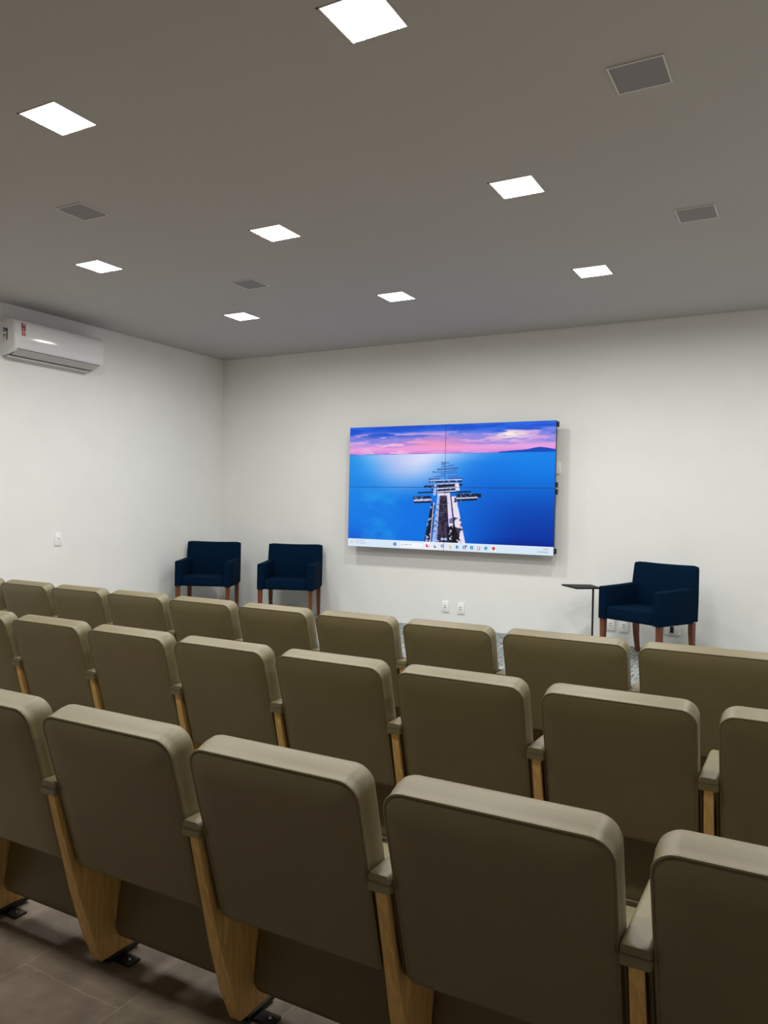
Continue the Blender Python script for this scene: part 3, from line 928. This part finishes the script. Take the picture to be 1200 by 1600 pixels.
def make_seat(w, gap, right_side=False):
    """origin on the floor under the rear top edge of the backrest, centre of the seat"""
    hw = w / 2 + gap / 2            # centre line of the side frames
    t = empty('auditorium_seat')
    b = build('backrest', seat_back(w), M['leather'], t, angle=60)
    build('rear_piping', loop_on_back(w, 0.0040, -0.0004, 0.0032), M['leather'], b)
    build('piping_stitch', loop_on_back(w, 0.0078, -0.0002, 0.0013), M['leather_seam'], b)
    # wing of the back between the wooden frames
    bm = bmesh.new()
    ww = hw - 0.0185
    vs = []
    for s0, s1 in ((0.262, 0.497),):
        ringA = []
        rings = []
        for t_, ins in ((0.010, 0.003), (0.013, 0.0), (0.082, 0.0), (0.086, 0.004)):
            rings.append([back_pt(-ww + ins, s0 + ins, t_), back_pt(ww - ins, s0 + ins, t_), back_pt(ww - ins, s1 - ins, t_), back_pt(-ww + ins, s1 - ins, t_)])
        add_loft(bm, rings)
    wing = build('back_frame', bm, M['leather'], t, angle=30)
    for sx in (-1, 1):
        for dx, tt in ((0.0025, 0.0105), (0.0095, 0.0095), (0.0, 0.040)):
            bm = bmesh.new()
            add_tube(bm, [back_pt(sx * (ww - dx), s, tt) for s in (0.264, 0.34, 0.42, 0.494)], 0.0024, 6)
            build('side_seam', bm, M['leather_seam'], wing)
    # seat cushion
    bm = bmesh.new()
    add_box(bm, -hw + 0.026, hw - 0.026, 0.205, 0.625, 0.360, 0.442, 0.022, 4)
    for v in bm.verts:
        if v.co.z > 0.42:
            v.co.z += 0.012 * max(0, 1 - (v.co.x / hw) ** 2)
    cu = build('seat_cushion', bm, M['leather'], t, angle=60)
    cw = hw - 0.0255
    bm = bmesh.new()
    add_tube(bm, [Vector((x, y, 0.422)) for x, y in ((-cw, 0.23), (cw, 0.23), (cw, 0.612), (cw - 0.014, 0.626), (-cw + 0.014, 0.626), (-cw, 0.612))], 0.002, 6, closed=True)
    build('seam', bm, M['leather_seam'], cu)
    # upholstered panel under the seat, seen from behind
    build('rear_lower_panel', rounded_slab(-hw + 0.0225, hw - 0.0225, 0.088, 0.385, 0.296, 0.345, 0.05, 0.01, 0.03), M['leather'], t, angle=60)
    seat_side(t, -hw)
    if right_side:
        seat_side(t, hw)
    return t

ROWS = {1: (3.6002, -5.7366), 2: (2.523, -4.0994), 3: (1.4435, -2.4515)}
GAP = PITCH_X - W_STD
L1 = ['taupe leather auditorium seat in the front row, a sliver cut by the left photo edge',
      'taupe leather auditorium seat in the front row, first full backrest from the left edge',
      'taupe leather auditorium seat in the front row, second full backrest from the left',
      'taupe leather auditorium seat in the front row, just left of the first blue armchair',
      'taupe leather auditorium seat in the front row, in front of the first blue armchair',
      'taupe leather auditorium seat in the front row, in front of the second blue armchair',
      'taupe leather auditorium seat in the front row, below the left half of the video wall',
      'taupe leather auditorium seat in the front row, below the pair of wall sockets',
      'extra wide taupe seat in the front row, in front of the black side table',
      'extra wide taupe seat in the front row, cut by the right photo edge']
L2 = ['taupe leather seat in the middle row, half cut by the left photo edge',
      'taupe leather seat in the middle row, first full backrest from the left edge',
      'taupe leather seat in the middle row, second full backrest from the left edge',
      'taupe leather seat in the middle row, third full backrest from the left edge',
      'taupe leather seat in the middle row, fourth full backrest from the left edge',
      'taupe leather seat in the middle row, fifth full backrest from the left edge',
      'taupe leather seat in the middle row, largest full backrest, next to the right end',
      'taupe leather seat in the middle row, cut by the right photo edge']
L3 = ['taupe leather seat in the nearest row, cut by the left photo edge',
      'taupe leather seat in the nearest row, first full backrest from the left edge',
      'taupe leather seat in the nearest row, middle one of its three full backrests',
      'taupe leather seat in the nearest row, largest backrest of the photo',
      'taupe leather seat in the nearest row, cut by the right photo edge at the bottom']
proto = make_seat(W_STD, GAP)
proto_end = make_seat(W_STD, GAP, True)
used = {'a': False, 'b': False}
def place(src, key, x, y, label, group):
    if not used.get(key):
        used[key] = True
        o = src
    else:
        o = copy_tree(src)
    o.location = (x, y, 0)
    tag(o, label, 'auditorium seat', group)
for rw, labels, n, grp in ((3, L3, 5, 'seats of the nearest row'), (2, L2, 8, 'seats of the middle row'), (1, L1, 8, 'seats of the front row')):
    y, x0 = ROWS[rw]
    for i in range(n):
        last = (i == n - 1 and rw != 1)
        place(proto_end if last else proto, 'b' if last else 'a', x0 + i * PITCH_X + W_STD / 2, y, labels[i], grp)
wide = make_seat(0.590, 0.054)
place(wide, 'w', -1.0245, ROWS[1][0], L1[8], 'seats of the front row')
wide_end = make_seat(0.590, 0.054, True)
place(wide_end, 'we', -0.3805, ROWS[1][0], L1[9], 'seats of the front row')

# ------------------------------------------------------------------ blue armchairs
def make_armchair():
    """origin on the stage floor under the middle of the front edge, chair faces -y"""
    w, dp = 0.644, 0.552
    t = empty('armchair')
    zb, za0, za1, zt = 0.347, 0.636, 0.655, 0.851
    bm = bmesh.new()
    # front to back: arm outer shell
    for sx in (-1, 1):
        rings = []
        for y, z1_ in ((0.0, za0), (0.25, za0 + 0.008), (0.47, za1)):
            xo, xi = sx * w / 2, sx * (w / 2 - 0.076)
            rings.append((xo, xi, y, z1_))
        R = []
        for xo, xi, y, z1_ in rings:
            pts = rrect(min(xo, xi), max(xo, xi), zb, z1_, 0.014, 0.005, 4)
            R.append([Vector((x, y, z)) for x, z in pts])
        c0 = [Vector((sx * (w / 2 - 0.038) + (p.x - sx * (w / 2 - 0.038)) * 0.86, -0.004, 0.5 + (p.z - 0.5) * 0.97)) for p in R[0]]
        add_loft(bm, [c0] + [[Vector((p.x, p.y + 0.004, p.z)) for p in R[0]]] + R[1:])
        a = build('arm', bm, M['navy'], t, angle=50)
        bm = bmesh.new()
    # back: leans backwards, full width, top edge dips slightly in the middle
    rings = []
    for k in range(15):
        fx = -1 + 2 * k / 14.0
        x = fx * w / 2
        e = 0.012 * (abs(fx) ** 14)
        cv = 0.018 * (1 - fx * fx)          # slight curve
        dip = 0.008 * (1 - fx * fx)
        pr = []
        yb0, yb1 = dp - 0.085, dp - 0.070
        zs = [zb + e, zb, zt * 0.6, zt - 0.014 - dip - e, zt - dip - e, zt - dip - e, zt - 0.014 - dip - e, zt * 0.6, zb]
        front = [(0.468, zb + e), (0.450, 0.45), (0.458, 0.60), (0.480 + cv * 0.6, 0.75), (0.494 + cv, zt - 0.016 - dip - e), (0.506 + cv, zt - dip - e)]
        rear = [(0.540 + cv, zt - 0.002 - dip - e), (0.552 + cv, zt - 0.018 - dip - e), (0.552 + cv * 0.8, 0.72), (0.552, 0.52), (0.545, zb + e)]
        pr = [Vector((x, yy + (0.008 * abs(fx) ** 10 if q in range(1, 6) else -0.008 * abs(fx) ** 10), zz)) for q, (yy, zz) in enumerate(front + rear)]
        rings.append(pr)
    bm = bmesh.new()
    add_loft(bm, rings)
    build('backrest', bm, M['navy'], t, angle=50)
    bm = bmesh.new()
    add_box(bm, -w / 2 + 0.077, w / 2 - 0.077, 0.004, 0.46, zb + 0.002, 0.452, 0.022, 4)
    for v in bm.verts:
        if v.co.z > 0.42:
            v.co.z += 0.026 * max(0, 1 - (v.co.x / (w / 2)) ** 2) * (1 - 0.5 * max(0, (v.co.y - 0.25) / 0.25) ** 2)
    build('seat', bm, M['navy'], t, angle=60)
    for sx in (-1, 1):
        bm = bmesh.new()
        R = []
        for z, hw_, dx in ((zb + 0.003, 0.023, 0), (0.20, 0.0205, 0.0), (0.0, 0.0155, 0.003)):
            cx, cyy = sx * (w / 2 - 0.030) - sx * dx, 0.036
            R.append([Vector((cx + a * hw_, cyy + b * hw_, z)) for a, b in ((-1, -1), (1, -1), (1, 1), (-1, 1))])
        add_loft(bm, R)
        build('leg', bm, M['brown_wood'], t, smooth=False)
        bm = bmesh.new()
        R = []
        for z, hw_, yy in ((zb + 0.003, 0.023, 0.500), (0.26, 0.022, 0.500), (0.17, 0.020, 0.506), (0.08, 0.017, 0.520), (0.0, 0.0145, 0.538)):
            cx = sx * (w / 2 - 0.032)
            R.append([Vector((cx + a * hw_, yy + b * hw_, z)) for a, b in ((-1, -1), (1, -1), (1, 1), (-1, 1))])
        add_loft(bm, R)
        build('leg', bm, M['brown_wood'], t, angle=30)
    return t
arm0 = make_armchair()
AC = [(-6.146, 6.818, 0.465, 'navy blue armchair at the far left, nearest the room corner'),
      (-5.186, 7.106, 0.396, 'navy blue armchair just left of the video wall, right one of the pair'),
      (-1.390, 6.921, -0.453, 'navy blue armchair standing alone at the right beside the black side table')]
for k, (x, y, a, l) in enumerate(AC):
    o = arm0 if k == 0 else copy_tree(arm0)
    o.location = (x, y, STAGE_Z)
    o.rotation_euler = (0, 0, a)
    tag(o, l, 'armchair', 'navy blue armchairs on the stage')

# ------------------------------------------------------------------ side table
def side_table():
    t = empty('side_table', (-1.915, 7.35, STAGE_Z))
    tag(t, 'small black side table on one thin post, left of the lone blue armchair', 'side table')
    corners = [(-2.12, 7.39), (-1.90, 7.13), (-1.715, 7.30), (-1.87, 7.55)]
    zt = 0.750 - STAGE_Z
    P = [Vector((x + 1.915, y - 7.35, 0)) for x, y in corners]
    # rounded quadrilateral top
    ring = []
    n = len(P)
    for i in range(n):
        a, b, c = P[i - 1], P[i], P[(i + 1) % n]
        d1, d2 = (a - b).normalized(), (c - b).normalized()
        p0, p1 = b + d1 * 0.02, b + d2 * 0.02
        for k in range(5):
            q = k / 4
            ring.append(p0 * (1 - q) ** 2 + b * 2 * q * (1 - q) + p1 * q * q)
    bm = bmesh.new()
    add_loft(bm, [[p * 0.985 + Vector((0, 0, zt - 0.014)) for p in ring], [p + Vector((0, 0, zt - 0.010)) for p in ring], [p + Vector((0, 0, zt - 0.002)) for p in ring], [p * 0.99 + Vector((0, 0, zt)) for p in ring]])
    build('table_top', bm, M['table_black'], t, angle=30)
    px, py = -1.800 + 1.915, 0.0
    bm = bmesh.new()
    add_tube(bm, [(px, py, 0.010), (px, py, zt - 0.012)], 0.0095, 12)
    build('post', bm, M['black_metal'], t)
    bm = bmesh.new()
    add_box(bm, -0.13, 0.15, -0.13, 0.13, 0.0, 0.010, 0.004, 2)
    build('base_plate', bm, M['black_metal'], t)
side_table()
